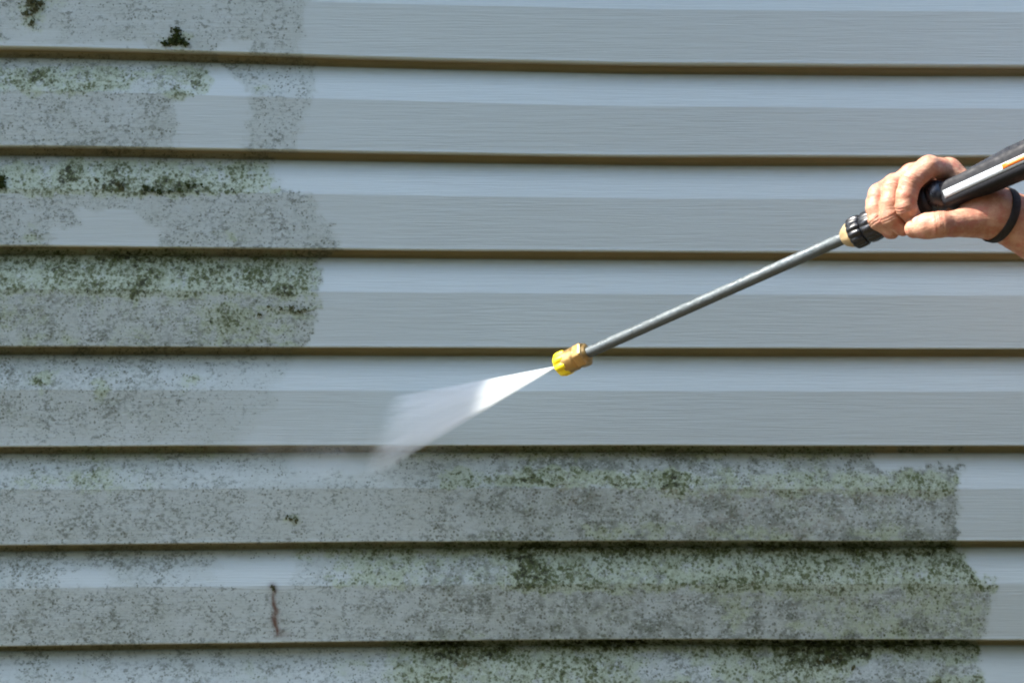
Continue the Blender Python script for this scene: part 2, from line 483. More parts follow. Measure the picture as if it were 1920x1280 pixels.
rv = [(XL - .3, -EAVE_D - .06, EAVE_Z + .13), (XR + .3, -EAVE_D - .06, EAVE_Z + .13), (XR + .3, 3, EAVE_Z + 1.9), (XL - .3, 3, EAVE_Z + 1.9)]
rv += [(a, b, c_ + .04) for a, b, c_ in rv]
m_roof = simple("roof_shingle", (0.09, 0.085, 0.08), .9, nscale=20, amt=.3, bump=.6, bscale=60)
mesh_obj("roof", rv, [(0, 1, 2, 3), (4, 7, 6, 5), (0, 4, 5, 1), (1, 5, 6, 2), (2, 6, 7, 3), (3, 7, 4, 0)], m_roof, wall, False)

# ------------------------------------------------------------------ leafy screen behind the camera, unseen, added to block low sky light
def sky_blocker():
    rnd = random.Random(12)
    x0_, x1_, yh, H_, D_ = -11.0, 11.0, -6.2, 6.8, 1.6
    Vv, Ff = [], []
    for _ in range(42000):
        face = rnd.random()
        x = rnd.uniform(x0_, x1_); z = rnd.uniform(0.0, H_) ; y = yh + rnd.gauss(0, .12) - (rnd.random() * D_ if face < .25 else 0)
        lump = .22 * math.sin(x * 1.7) + .15 * math.sin(x * 4.1 + z * 2)
        if face < .25: z = H_ + .1 * math.sin(x * 2.3) + rnd.gauss(0, .1)
        c0 = Vector((x, y + lump, z))
        s = rnd.uniform(.05, .11)
        M = Matrix.Rotation(rnd.random() * 6.28, 3, 'Z') @ Matrix.Rotation(rnd.uniform(-1.2, 1.2), 3, 'X')
        n = len(Vv)
        for dx, dz in ((-1, 0), (0, -.6), (1, 0), (0, .8)):
            Vv.append(c0 + M @ Vector((dx * s, 0, dz * s)))
        Ff.append((n, n + 1, n + 2, n + 3))
    m_ = simple("blocker_leaf", (0.045, 0.065, 0.022), .6, nscale=3, amt=.4)
    root = empty("sky_blocker", (0, yh - D_ / 2, 0))
    tag(root, "unseen tall leafy screen added behind the camera to block low sky light", "sky_blocker")
    mesh_obj("blocker_leaves", Vv, Ff, m_, root, False)
    v, f = box_geo(x0_ + .1, x1_ - .1, yh - D_, yh - .3, 0.02, H_ - .15)
    mesh_obj("blocker_fill", v, f, simple("blocker_inner", (0.03, 0.035, 0.015), .9, nscale=5, amt=.4), root, False)
sky_blocker()

# ------------------------------------------------------------------ moss clumps (real little cushions)
m_moss = MB("moss")
mc = m_moss.mix(m_moss.noise(420, 4), (0.012, 0.018, 0.006), (0.05, 0.07, 0.018))
m_moss.set(Base_Color=mc, Roughness=.95, Specular_IOR_Level=.1)
m_moss2 = MB('olive_moss')
m_moss2.set(Base_Color=m_moss2.mix(m_moss2.noise(350, 4), (0.03, 0.036, 0.014), (0.12, 0.125, 0.06)), Roughness=.95, Specular_IOR_Level=.1)
def moss(pts, label, seed, dens=1.0, mat=None):
    """pts: (px, py, radius px) cushions; built of many tiny leaflets standing off the siding"""
    rnd = random.Random(seed)
    cx = sum(p[0] for p in pts) / len(pts); cy = sum(p[1] for p in pts) / len(pts)
    o = P(cx, cy, -.001)
    Vv, Ff = [], []
    for (px, py, r) in pts:
        for _ in range(int(r * r * 1.5 * dens)):
            a = rnd.random() * 6.283; q = abs(rnd.gauss(0, .55)) * r
            x = px + q * math.cos(a) * 1.15; y = py + q * math.sin(a) * .9
            # surface depth under this spot
            i = max(j for j in range(-1, 9) if float(line(j, x)) <= y + 1)
            u = y - float(line(i, x))
            dep = .0 if u > 82 else (.0121 * (1 - max(0, u - 26) / 56) if u > 26 else .014)
            h = rnd.random() * .0042 * max(.2, 1 - q / (r * 1.4))
            c0 = P(x, y, 0); c0.y = dep - .0006 - h
            s = K * rnd.uniform(1.2, 3.0)
            M = Matrix.Rotation(rnd.random() * 6.28, 3, 'Y') @ Matrix.Rotation(rnd.uniform(-.9, .9), 3, 'X')
            n = len(Vv)
            for dx, dz in ((-1, -.6), (.1, -1), (1, .2), (0, 1)):
                Vv.append(c0 + M @ Vector((dx * s, rnd.uniform(-.3, .3) * s, dz * s)) - o)
            Ff.append((n, n + 1, n + 2, n + 3))
    ob = mesh_obj("moss_clump", Vv, Ff, mat or m_moss.m, None, False)
    ob.location = o
    tag(ob, label, "moss", "moss clumps growing on the siding")
moss([(330, 58, 8), (331, 68, 9), (324, 78, 11), (338, 78, 11), (310, 82, 8), (350, 84, 6)], "dark pointed moss clump sitting on the lip of the topmost board", 1, .8)
moss([(58, 2, 13), (66, 14, 13), (52, 26, 10), (60, 42, 8), (76, 6, 9)], "ragged brown green moss clump at the top edge near the left corner", 2, .32, m_moss2.m)
moss([(272, 352, 7), (286, 357, 7), (300, 360, 6), (318, 358, 5), (336, 356, 5), (352, 348, 6), (366, 346, 4), (378, 345, 4)], "blackish moss tufts in a row below the sloping band of the third board, upper left", 3, .28)
moss([(2, 335, 7), (1, 348, 8)], "small dark moss clump cut by the left edge of the picture", 4, 1.0)
moss([(545, 578, 6), (560, 583, 6), (574, 580, 5), (528, 577, 5), (505, 575, 4), (486, 590, 4)], "row of dark moss tufts near the right end of the mould on the fourth board", 5, .35, m_moss2.m)
moss([(222, 344, 6), (228, 352, 6), (180, 338, 4), (195, 350, 4)], "two small green moss tufts left of the blackish row on the third board", 6, .5, m_moss2.m)
moss([(1555, 1238, 7), (1535, 1240, 5), (1580, 1234, 5), (1602, 1250, 5)], "olive moss tufts on the lowest board below the dark groove, right", 7, .4, m_moss2.m)
moss([(545, 972, 5), (556, 975, 4), (537, 970, 3)], "tiny green moss tuft above the groove and the rusty streak", 8, .5, m_moss2.m)
moss([(510, 1098, 3), (513, 1104, 3)], "tiny dark moss spot at the top of the rusty streak", 9, .9, m_moss2.m)

# ------------------------------------------------------------------ lance
AX0 = P(1062, 679, -.20); AX1 = P(1760, 367, -.42)
AD = (AX1 - AX0).normalized()
def ax_t(px):
    """distance along the lance axis at which it crosses photo column px"""
    c = (px - 960) * K / DIST        # x = c*(DIST+y)
    return (c * (DIST + AX0.y) - AX0.x) / (AD.x - c * AD.y)
def ax_p(px): return AX0 + AD * ax_t(px)
AU = Vector((0, 0, 1)); AU = (AU - AD * AU.dot(AD)).normalized()      # across the lance, up
AF = AD.cross(AU).normalized()
if AF.y > 0: AF = -AF                                                   # across the lance, to the camera
def axpt(t, a, r, off=(0, 0)):
    return AX0 + AD * t + AU * (r * math.sin(a) + off[0]) + AF * (r * math.cos(a) + off[1])
def lathe(prof, n=40, ridges=0, depth=0.0, rng=None, hexa=None):
    """prof: (t metres along the axis, radius)"""
    Vv, Ff = [], []
    for j, (t, r) in enumerate(prof):
        for i in range(n):
            a = i / n * 2 * math.pi
            rr = r
            if hexa and hexa[0] <= j <= hexa[1]:
                rr = r * .93 / math.cos((a % (math.pi / 3)) - math.pi / 6)
                rr = min(rr, r * 1.03)
            if ridges and rng and rng[0] <= j <= rng[1]:
                rr = r - depth * (0.5 + 0.5 * math.cos(a * ridges)) ** 2
            Vv.append(axpt(t, a, rr))
    for j in range(len(prof) - 1):
        for i in range(n):
            a, b = j * n + i, j * n + (i + 1) % n
            Ff.append((a, b, b + n, a + n))
    Ff.append(tuple(range(n))[::-1]); Ff.append(tuple((len(prof) - 1) * n + i for i in range(n)))
    return Vv, Ff
def shade_auto(o, ang=40):
    me_ = o.data
    import bmesh
    bm_ = bmesh.new(); bm_.from_mesh(me_)
    bmesh.ops.recalc_face_normals(bm_, faces=bm_.faces)
    for e in bm_.edges:
        if len(e.link_faces) == 2 and e.calc_face_angle(0) > R(ang): e.smooth = False
    bm_.to_mesh(me_); bm_.free()
    return o
def T(px): return ax_t(px)

m_steel = MB("galvanised_steel")
sn = m_steel.noise(110, 6, .75, dist=.4)
m_steel.set(Base_Color=m_steel.mix(sn, (0.030, 0.038, 0.042), (0.15, 0.175, 0.18)), Metallic=.35,
            Roughness=m_steel.ramp(sn, .4, .6, .28, .75), Normal=m_steel.bump(sn, .6, .0009))
m_brass = simple("brass", (0.42, 0.27, 0.10), .36, metal=.75, nscale=90, amt=.25, bump=.15)
m_tan = simple("dull_brass_collar", (0.52, 0.38, 0.20), .45, metal=.45, nscale=80, amt=.2)
m_yel = simple("yellow_plastic", (0.92, 0.70, 0.006), .45, nscale=60, amt=.08)
m_blk = simple("black_plastic", (0.012, 0.013, 0.016), .34, nscale=120, amt=.3, bump=.25, bscale=700)
m_body = simple("dark_grey_plastic", (0.009, 0.010, 0.013), .66, nscale=90, amt=.25, bump=.2, bscale=800)
m_body.node_tree.nodes['Principled BSDF'].inputs['Specular IOR Level'].default_value = .3
m_rub = simple("black_rubber", (0.012, 0.012, 0.013), .6, nscale=120, amt=.3, bump=.3, bscale=500)

lance = empty("pressure_washer_lance", AX1)
tag(lance, "pressure washer lance with grey metal tube, black grip and yellow nozzle, held over the siding", "pressure washer lance")
# tube
tp = [(T(1085), .0058)] + [(T(1085) + (T(1590) - T(1085)) * k / 30, .0058) for k in range(1, 31)]
shade_auto(mesh_obj("tube", *lathe(tp, 32), m_steel.m, lance))
# quick connector (brass) and its knurled sleeve
def seg(a, b): return [(T(p) if p > 900 else p, r) for p, r in (a, b)]
q = [(T(1061), .0105), (T(1063), .0122), (T(1079), .0122), (T(1081), .0115), (T(1083), .0106), (T(1084.5), .0112), (T(1085.5), .0129), (T(1096), .0131),
     (T(1098.5), .0124), (T(1100), .0098), (T(1103), .0082), (T(1104), .006)]
shade_auto(mesh_obj("quick_connector", *lathe(q, 96, hexa=(6, 8)), m_brass, lance), 22)
nz = [(T(1047.5), .0045), (T(1047.5), .0104), (T(1049.5), .0126), (T(1053), .0134), (T(1063), .0134), (T(1066.5), .0126), (T(1067), .009)]
nozzle = shade_auto(mesh_obj("nozzle", *lathe(nz, 64, ridges=8, depth=.0022, rng=(2, 5)), m_yel, lance), 40)
tipd = [(T(1046), .0012), (T(1046), .0040), (T(1048.5), .0043), (T(1050), .004)]
bpy.context.view_layer.update()
mesh_obj("orifice", *lathe(tipd, 24), m_steel.m, nozzle)
cl_ = [(T(1580), .0062), (T(1583), .0085), (T(1592), .0118), (T(1600), .0130), (T(1603), .012)]
shade_auto(mesh_obj("collar", *lathe(cl_, 40, ridges=6, depth=.0008, rng=(1, 3)), m_tan, lance))
def nut(x0, x1, r):
    d = x1 - x0
    return [(T(x0), r * .72), (T(x0 + 1), r * .9), (T(x0 + d * .18), r), (T(x0 + d * .5), r * 1.02), (T(x0 + d * .82), r), (T(x1 - .5), r * .93), (T(x1), r * .8)]
shade_auto(mesh_obj("coupling_nut", *lathe(nut(1597, 1621, .0153), 96, ridges=14, depth=.0014, rng=(1, 5)), m_blk, lance), 50)
shade_auto(mesh_obj("grip_ring", *lathe(nut(1621, 1648, .0150), 96, ridges=12, depth=.0012, rng=(2, 4)), m_blk, lance), 50)
gp = [(T(1646), .0135)]
for k in range(0, 41):
    x = 1650 + k * 2.3
    gp.append((T(x), .0148 - .0006 * (k % 4 == 0) - .0012 * k / 40))
gp += [(T(1746), .012)]
mesh_obj("grip", *lathe(gp, 48), m_rub, lance)
fl = [(T(1742), .0085), (T(1744), .0118), (T(1748), .0137), (T(1755), .0146), (T(1762), .0146), (T(1768), .0136), (T(1772), .0118), (T(1774), .010)]
shade_auto(mesh_obj("front_collar", *lathe(fl, 56), m_blk, lance), 45)
# gun body: rounded prism with a flat sloping flank that carries the label
def body_sec(t, r, n=48, cy=-.0035):
    pts = []
    for i in range(n):
        a = i / n * 2 * math.pi
        c_, s_ = math.cos(a), math.sin(a)
        e = 5.0
        rr = r / (abs(c_) ** e + abs(s_) ** e) ** (1 / e)
        # section turned so that one facet looks up and one to the camera
        pts.append(axpt(t, a + R(8), rr, (cy, 0)))
    return pts
def sweep(secs):
    n = len(secs[0]); Vv = [p for s in secs for p in s]; Ff = []
    for j in range(len(secs) - 1):
        for i in range(n):
            a, b = j * n + i, j * n + (i + 1) % n
            Ff.append((a, b, b + n, a + n))
    Ff.append(tuple(range(n))[::-1]); Ff.append(tuple((len(secs) - 1) * n + i for i in range(n)))
    return Vv, Ff
secs = []
for x, r in ((1768, .0095), (1770, .0112), (1774, .0119), (1800, .0121), (1850, .0126), (1900, .0131), (1960, .0136), (2040, .0145), (2120, .0155), (2160, .0150), (2166, .012)):
    secs.append(body_sec(T(x), r))
shade_auto(mesh_obj("gun_body", *sweep(secs), m_body, lance), 50)
# raised rib along the top of the body
rb = []
for x in (1822, 1826, 1900, 2000, 2100, 2104):
    t = T(x); hgt = .0108 + .0035 * min(1, (x - 1822) / 80)
    o_ = [axpt(t, 0, 0, (hgt - .0035 - .003, d)) for d in (-.0045, .0045)] + [axpt(t, 0, 0, (hgt + (0 if x in (1822, 2104) else .0022) - .0022, d)) for d in (.0035, -.0035)]
    rb.append(o_)
shade_auto(mesh_obj("top_rib", *sweep(rb), m_blk, lance), 30)
# label stripe on the camera flank
def stripe(x0, x1, lo, hi, lift, steps=10, slant=0.0):
    Vv, Ff = [], []
    for k in range(steps + 1):
        x = x0 + (x1 - x0) * k / steps
        t = T(x)
        r = np.interp(x, [1774, 1800, 1850, 1900, 1960, 2040, 2120], [.0119, .0121, .0126, .0131, .0136, .0145, .0155])
        for j, h in enumerate((lo, (lo + hi) / 2, hi)):
            tt = t + (slant * h if k in (0, steps) else 0)
            al = R(8)
            # flank plane of the superellipse (its own x = r side)
            b_ = h
            fr = r / 1.0
            yy = fr * (1 - abs(b_ / fr) ** 5.0) ** (1 / 5.0) + lift
            Vv.append(AX0 + AD * tt + AU * (yy * math.sin(al) + b_ * math.cos(al) - .0035) + AF * (yy * math.cos(al) - b_ * math.sin(al)))
    for k in range(steps):
        for j in range(2):
            a = k * 3 + j
            Ff.append((a, a + 3, a + 4, a + 1))
    return Vv, Ff
m_lab = MB("white_label")
ln = m_lab.noise(600, 3, .6)
m_lab.set(Base_Color=m_lab.mix(m_lab.ramp(ln, .5, .62, 0, .35), (0.42, 0.46, 0.48), (0.26, 0.29, 0.30)), Roughness=.4)
m_or = simple("orange_label", (0.68, 0.15, 0.010), .45, nscale=260, amt=.25)
m_lbg = simple("pale_label_border", (0.80, 0.74, 0.66), .45, nscale=200, amt=.1)
def solid(o, th):
    md = o.modifiers.new("thick", 'SOLIDIFY'); md.thickness = th; md.offset = 0
    return o
lab = mesh_obj("label", *stripe(1776, 2010, -.0056, .0020, .0003, 16), m_lab.m, lance); solid(lab, .0003)
tag(lab, "white strip label on the side of the black body")
bpy.context.view_layer.update()
olb = mesh_obj("label_panel", *stripe(1886, 2000, -.0032, .0013, .0006, 10), m_or, lab); solid(olb, .0003)
tag(olb, "orange panel on the white label")
# rear of the gun: trigger handle and hose, outside the picture
gd = AD
rear = AX0 + AD * T(2120) - AU * .004
dn = (Vector((.25, 0, -1))).normalized()
def tube_path(pts, radii, n=20):
    Vv, Ff = [], []
    pts = [Vector(p) for p in pts]
    for j, p in enumerate(pts):
        d = (pts[min(j + 1, len(pts) - 1)] - pts[max(j - 1, 0)]).normalized()
        s = d.cross(Vector((0, 1, .01))).normalized(); q_ = d.cross(s).normalized()
        for i in range(n):
            a = i / n * 2 * math.pi
            Vv.append(p + (s * math.cos(a) + q_ * math.sin(a)) * radii[j])
    for j in range(len(pts) - 1):
        for i in range(n):
            a, b = j * n + i, j * n + (i + 1) % n
            Ff.append((a, b, b + n, a + n))
    Ff.append(tuple(range(n))[::-1]); Ff.append(tuple((len(pts) - 1) * n + i for i in range(n)))
    return Vv, Ff
hp = [rear + dn * s for s in (-.005, .02, .05, .09, .12)]
shade_auto(mesh_obj("handle", *tube_path(hp, [.017, .017, .0165, .0165, .0175]), m_rub, lance))
tg = [rear - AD * .03 + dn * s + AD * c_ for s, c_ in ((.008, 0), (.03, .004), (.055, .010), (.075, .008))]
shade_auto(mesh_obj("trigger", *tube_path(tg, [.005, .006, .0055, .004], 12), m_blk, lance))
h0 = hp[-1]
hose_pts = []
ctrl = [h0 - dn * .01, h0 + dn * .12, h0 + Vector((.12, -.04, -.5)), h0 + Vector((.18, -.15, -.95)), Vector((h0.x + .5, h0.y - .5, .012)), Vector((h0.x + 1.6, h0.y - .9, .012)), Vector((h0.x + 2.6, h0.y - .7, .012))]
for j in range(len(ctrl) - 1):
    p0, p1, p2, p3 = ctrl[max(j - 1, 0)], ctrl[j], ctrl[j + 1], ctrl[min(j + 2, len(ctrl) - 1)]
    for k in range(8):
        t = k / 8
        hose_pts.append(.5 * ((2 * p1) + (p2 - p0) * t + (2 * p0 - 5 * p1 + 4 * p2 - p3) * t * t + (3 * p1 - p0 - 3 * p2 + p3) * t ** 3))
for p in hose_pts: p.z = max(p.z, .01)
mesh_obj("hose", *tube_path(hose_pts, [.0065] * len(hose_pts), 14), m_rub, lance)

# ------------------------------------------------------------------ water spray
S0 = AX0 + AD * T(1047)
E1 = P(739, 742, 0.010); E2 = P(700, 893, 0.010)
d1 = (E1 - S0).normalized(); d2 = (E2 - S0).normalized()
fx = (d1 + d2).normalized(); fz = d1.cross(d2).normalized(); fy = fz.cross(fx).normalized()
half = math.acos(max(-1, min(1, d1.dot(d2)))) / 2
Mw = Matrix((fx, fy, fz)).transposed().to_4x4(); Mw.translation = S0
Lmax = max((E1 - S0).length, (E2 - S0).length)
inv = Mw.inverted()
Vv, Ff = [], []
NJ, NI = 26, 25
tanh_ = math.tan(half * 1.06)
def hit(dirv):
    return (0.014 - S0.y) / dirv.y
for j in range(NJ):
    s = (j / (NJ - 1)) ** 1.3
    for side in (1, -1):
        for i in range(NI):
            b = i / (NI - 1) * 2 - 1
            dr = (fx + fy * (b * tanh_))
            t = .001 + s * (hit(dr) - .001)
            p = S0 + dr * t
            th_ = .0016 + t * .05
            p = p + fz * (side * th_ * math.sqrt(max(0.0, 1 - b * b * .97)))
            Vv.append(inv @ p)
def vid(j, k): return j * 2 * NI + k
for j in range(NJ - 1):
    for k in range(NI - 1):
        Ff.append((vid(j, k), vid(j, k + 1), vid(j + 1, k + 1), vid(j + 1, k)))
        Ff.append((vid(j, NI + k), vid(j + 1, NI + k), vid(j + 1, NI + k + 1), vid(j, NI + k + 1)))
    Ff.append((vid(j, 0), vid(j + 1, 0), vid(j + 1, NI), vid(j, NI)))
    Ff.append((vid(j, NI - 1), vid(j, 2 * NI - 1), vid(j + 1, 2 * NI - 1), vid(j + 1, NI - 1)))
for k in range(NI - 1):
    Ff.append((vid(0, k), vid(0, NI + k), vid(0, NI + k + 1), vid(0, k + 1)))
    Ff.append((vid(NJ - 1, k), vid(NJ - 1, k + 1), vid(NJ - 1, NI + k + 1), vid(NJ - 1, NI + k)))
W = MB("water_spray_volume")
W.t.nodes.remove(W.b)
tc = W.n("ShaderNodeTexCoord"); sx = W.n("ShaderNodeSeparateXYZ")
W.l(tc.outputs["Object"], sx.inputs[0])
X, Y, Z = sx.outputs
Xs = W.math('MAXIMUM', X, .004)
lat = W.math('DIVIDE', W.math('DIVIDE', Y, Xs), math.tan(half))
edge_ = W.ramp(W.math('ABSOLUTE', lat), .86, 1.02, 1.0, 0.0)
thk = W.math('ADD', W.math('MULTIPLY', Xs, .05), .0016)
zz = W.math('DIVIDE', Z, thk)
inner_mask = W.math('MAXIMUM', W.math('SUBTRACT', 1.0, W.math('MULTIPLY', zz, zz)), 0.0)
fall = W.math('DIVIDE', 1.0, W.math('POWER', W.math('ADD', Xs, .02), 1.75))
cb = W.n("ShaderNodeCombineXYZ")
W.l(W.math('MULTIPLY', lat, 14.0), cb.inputs[0]); W.l(W.math('MULTIPLY', X, 9.0), cb.inputs[1]); W.l(W.math('MULTIPLY', zz, .7), cb.inputs[2])
stn = W.n("ShaderNodeTexNoise"); stn.inputs["Scale"].default_value = 1.0; stn.inputs["Detail"].default_value = 4
W.l(cb.outputs[0], stn.inputs["Vector"])
streak = W.ramp(stn.outputs["Fac"], .3, .7, .45, 1.45)
SPRAY_D = 4.1
den = W.math('MULTIPLY', W.math('MULTIPLY', W.math('MULTIPLY', W.math('MULTIPLY', edge_, inner_mask), fall), streak), SPRAY_D)
vol = W.n("ShaderNodeVolumePrincipled")
vol.inputs["Color"].default_value = (.955, .99, 1, 1)
vol.inputs["Anisotropy"].default_value = 0.1
W.l(den, vol.inputs["Density"])
W.l(vol.outputs[0], W.t.nodes["Material Output"].inputs["Volume"])
sp = shade_auto(mesh_obj("water_spray", Vv, Ff, W.m, None), 180)
sp.matrix_world = Mw
tag(sp, "flat fan of white water spray from the yellow nozzle to the siding", "water spray")

# fine mist thrown back where the jet strikes the wall
mc0 = P(640, 842, -.022)
mr = Vector((.175, .024, .052))
mv_, mf_ = [], []
for i in range(17):
    for j in range(32):
        a = i / 16 * math.pi; b = j / 32 * 2 * math.pi
        mv_.append((mr.x * math.cos(a), mr.y * math.sin(a) * math.cos(b), mr.z * math.sin(a) * math.sin(b)))
for i in range(16):
    for j in range(32):
        mf_.append((i * 32 + j, i * 32 + (j + 1) % 32, (i + 1) * 32 + (j + 1) % 32, (i + 1) * 32 + j))
MI = MB("water_mist_volume")
MI.t.nodes.remove(MI.b)
gt = MI.n("ShaderNodeVectorMath", operation='LENGTH')
mtc = MI.coord((1 / mr.x, 1 / mr.y, 1 / mr.z))
MI.l(mtc, gt.inputs[0])
mdn = MI.math('MULTIPLY', MI.ramp(gt.outputs["Value"], 0, 1, 1, 0), MI.ramp(MI.noise(26, 4), .36, .66, .1, 1.0))
mvv = MI.n("ShaderNodeVolumePrincipled")
mvv.inputs["Color"].default_value = (.96, .99, 1, 1)
MI.l(MI.math('MULTIPLY', mdn, 9.0), mvv.inputs["Density"])
MI.l(mvv.outputs[0], MI.t.nodes["Material Output"].inputs["Volume"])
mo = shade_auto(mesh_obj("mist", mv_, mf_, MI.m, None), 180)
mo.location = mc0
bpy.context.view_layer.update()
mo.parent = sp; mo.matrix_parent_inverse = sp.matrix_world.inverted()

# ------------------------------------------------------------------ person
def polydist(p, a, b, ra, rb):
    """distance to a round cone, points p (n,3)"""
    ab = b - a; L2 = (ab * ab).sum()
    t = np.clip(((p - a) @ ab) / L2, 0, 1)
    t2 = t
    q = p - a - t2[..., None] * ab
    return np.sqrt((q * q).sum(-1)) - (ra + (rb - ra) * t2)
def smin(a, b, k):
    h = np.clip(.5 + .5 * (b - a) / k, 0, 1)
    return b * (1 - h) + a * h - k * h * (1 - h)
def field(groups, lo, hi, res, k_between=.0012):
    lo = np.array(lo, np.float32); n = np.ceil((np.array(hi) - lo) / res).astype(int) + 1
    gx, gy, gz = [lo[i] + res * np.arange(n[i], dtype=np.float32) for i in range(3)]
    Pn = np.stack(np.meshgrid(gx, gy, gz, indexing='ij'), -1).reshape(-1, 3)
    out = None
    for prim, kin, kout in groups:
        d = None
        for a, b, ra, rb_ in prim:
            q_ = polydist(Pn, np.array(a, np.float32), np.array(b, np.float32), ra, rb_)
            d = q_ if d is None else smin(d, q_, kin)
        out = d if out is None else smin(out, d, kout)
    return out.reshape(n), lo
def surface_nets(f, lo, res):
    n = np.array(f.shape)
    s = f < 0
    c = [s[i:n[0] - 1 + i, j:n[1] - 1 + j, k:n[2] - 1 + k] for i in (0, 1) for j in (0, 1) for k in (0, 1)]
    tot = sum(x.astype(np.int8) for x in c)
    act = (tot > 0) & (tot < 8)
    ids = -np.ones(act.shape, np.int64)
    ix = np.argwhere(act)
    ids[act] = np.arange(len(ix))
    acc = np.zeros((len(ix), 3)); cnt = np.zeros(len(ix))
    corners = [(i, j, k) for i in (0, 1) for j in (0, 1) for k in (0, 1)]
    vals = {cc: f[ix[:, 0] + cc[0], ix[:, 1] + cc[1], ix[:, 2] + cc[2]] for cc in corners}
    for a in corners:
        for ax_ in range(3):
            if a[ax_] == 0:
                b = list(a); b[ax_] = 1; b = tuple(b)
                va, vb = vals[a], vals[b]
                m_ = (va < 0) != (vb < 0)
                t = np.where(m_, va / np.where(va - vb == 0, 1, va - vb), 0)
                pnt = np.array(a, float)[None] + t[:, None] * (np.array(b, float) - np.array(a, float))[None]
                acc += pnt * m_[:, None]; cnt += m_
    verts = (ix + acc / cnt[:, None]) * res + np.asarray(lo)
    faces = []
    for ax_ in range(3):
        o = [q for q in range(3) if q != ax_]
        sl0 = [slice(1, n[q] - 1) for q in range(3)]; sl1 = list(sl0)
        sl0[ax_] = slice(0, n[ax_] - 1); sl1[ax_] = slice(1, n[ax_])
        A, B = s[tuple(sl0)], s[tuple(sl1)]
        cr = np.argwhere(A != B)
        inside = A[tuple(cr.T)]
        base_ = cr.copy()
        for q in o: base_[:, q] += 1
        quad = []
        for da, db in ((0, 0), (-1, 0), (-1, -1), (0, -1)):
            b_ = base_.copy(); b_[:, o[0]] += da; b_[:, o[1]] += db
            quad.append(ids[b_[:, 0], b_[:, 1], b_[:, 2]])
        quad = np.stack(quad, 1)
        flip = inside if ax_ != 1 else ~inside
        quad[~flip] = quad[~flip][:, ::-1]
        faces.append(quad)
    faces = np.concatenate(faces)
    return verts, faces

def yax(px):
    return ax_p(px).y
def Hp(px, py, d):
    """hand landmark: photo pixel and millimetres in front of the lance axis"""
    return np.array(P(px, py, yax(px) - d / 1000.0))
mm = .001
wr = Hp(1872, 402, -26)
elbow = np.array((wr[0] + .235, wr[1] + .01, wr[2] - .10))
shoulder_l = np.array((elbow[0] + .20, elbow[1] - .06, elbow[2] + .21))
def chain(pts, rad):
    return [(pts[i], pts[i + 1], rad[i] * mm, rad[i + 1] * mm) for i in range(len(pts) - 1)]
mcpI, mcpM, mcpR, mcpP = Hp(1779, 318, -14), Hp(1742, 316, -22), Hp(1708, 334, -26), Hp(1678, 352, -26)
palm = []
for a, r0 in ((mcpI, 9.5), (mcpM, 10), (mcpR, 9.5), (mcpP, 8.5)):
    palm += [(a, (a + wr) / 2 + np.array((0, .002, 0)), r0 * mm, 12.5 * mm), ((a + wr) / 2 + np.array((0, .002, 0)), wr, 12.5 * mm, 17 * mm)]
palm += [(mcpI, mcpM, 9 * mm, 9 * mm), (mcpM, mcpR, 9 * mm, 9 * mm), (mcpR, mcpP, 9 * mm, 8.5 * mm)]
wr2 = wr + (elbow - wr) * .10 + np.array((0, 0, .001))
wr3 = wr + (elbow - wr) * .22
mid = wr + (elbow - wr) * .62
arm = [(wr, wr2, 19 * mm, 21 * mm), (wr2, wr3, 21 * mm, 25.5 * mm), (wr3, mid, 25.5 * mm, 38 * mm), (mid, elbow, 38 * mm, 36 * mm)]
# wrist is wider (in the picture's up-down) than it is deep
arm += [(wr + np.array((0, 0, .007)), wr3 + np.array((0, 0, .006)), 15 * mm, 20 * mm), (wr + np.array((0, 0, -.004)), wr3 + np.array((0, 0, -.010)), 15 * mm, 21 * mm)]
thenar = chain([Hp(1868, 408, -24), Hp(1842, 410, -14), Hp(1812, 416, -1)], [15, 15.5, 12.5]) + chain([Hp(1866, 395, -24), Hp(1835, 395, -18)], [15, 14])
hypo = chain([wr, Hp(1835, 385, -16)], [17, 15])
fI = chain([mcpI, Hp(1742, 312, 9), Hp(1708, 340, 21), Hp(1700, 366, 25), Hp(1699, 388, 25), Hp(1716, 414, 15)], [9.8, 9.6, 10.2, 9.2, 9.3, 7.4])
fM = chain([mcpM, Hp(1708, 326, 0), Hp(1674, 352, 12), Hp(1668, 382, 18), Hp(1670, 407, 18), Hp(1693, 428, 10)], [9.8, 9.2, 9.8, 8.8, 9.0, 7.4])
fR = chain([mcpR, Hp(1676, 344, -6), Hp(1647, 364, 6), Hp(1641, 390, 12), Hp(1646, 413, 13), Hp(1672, 434, 7)], [9.2, 8.8, 9.3, 8.4, 8.6, 7.2])
fP = chain([mcpP, Hp(1655, 362, -14), Hp(1640, 380, -6), Hp(1643, 405, 0), Hp(1652, 420, 3), Hp(1668, 436, 1)], [8.3, 7.8, 8.0, 7.0, 7.0, 6.2])
thumb = chain([Hp(1820, 415, -3), Hp(1790, 420, 11), Hp(1762, 421, 24), Hp(1738, 424, 25), Hp(1714, 429, 24)], [13, 11.2, 11.6, 11.2, 8.6])
def kn(p, r): return [(p, p + np.array((.0003, 0, 0)), r * mm, r * mm)]
groups = [(palm + hypo, 8 * mm, 1), (arm, 10 * mm, 9 * mm), (thenar, 9 * mm, 8 * mm),
          (thumb, 3.5 * mm, 6 * mm), (fI, 3.2 * mm, 1.6 * mm), (fP, 3 * mm, 1.2 * mm), (fR, 3 * mm, .7 * mm), (fM, 3.2 * mm, .7 * mm)]
allp = np.array([q for g_ in (palm, thenar, fI, fM, fR, fP, thumb) for a in g_ for q in (a[0], a[1])] + [wr3 + (elbow - wr) * .02])
lo = allp.min(0) - .028; hi = allp.max(0) + .022
hi[0] = wr3[0]
RES = .0008
f_, lo_ = field(groups, lo, hi, RES)
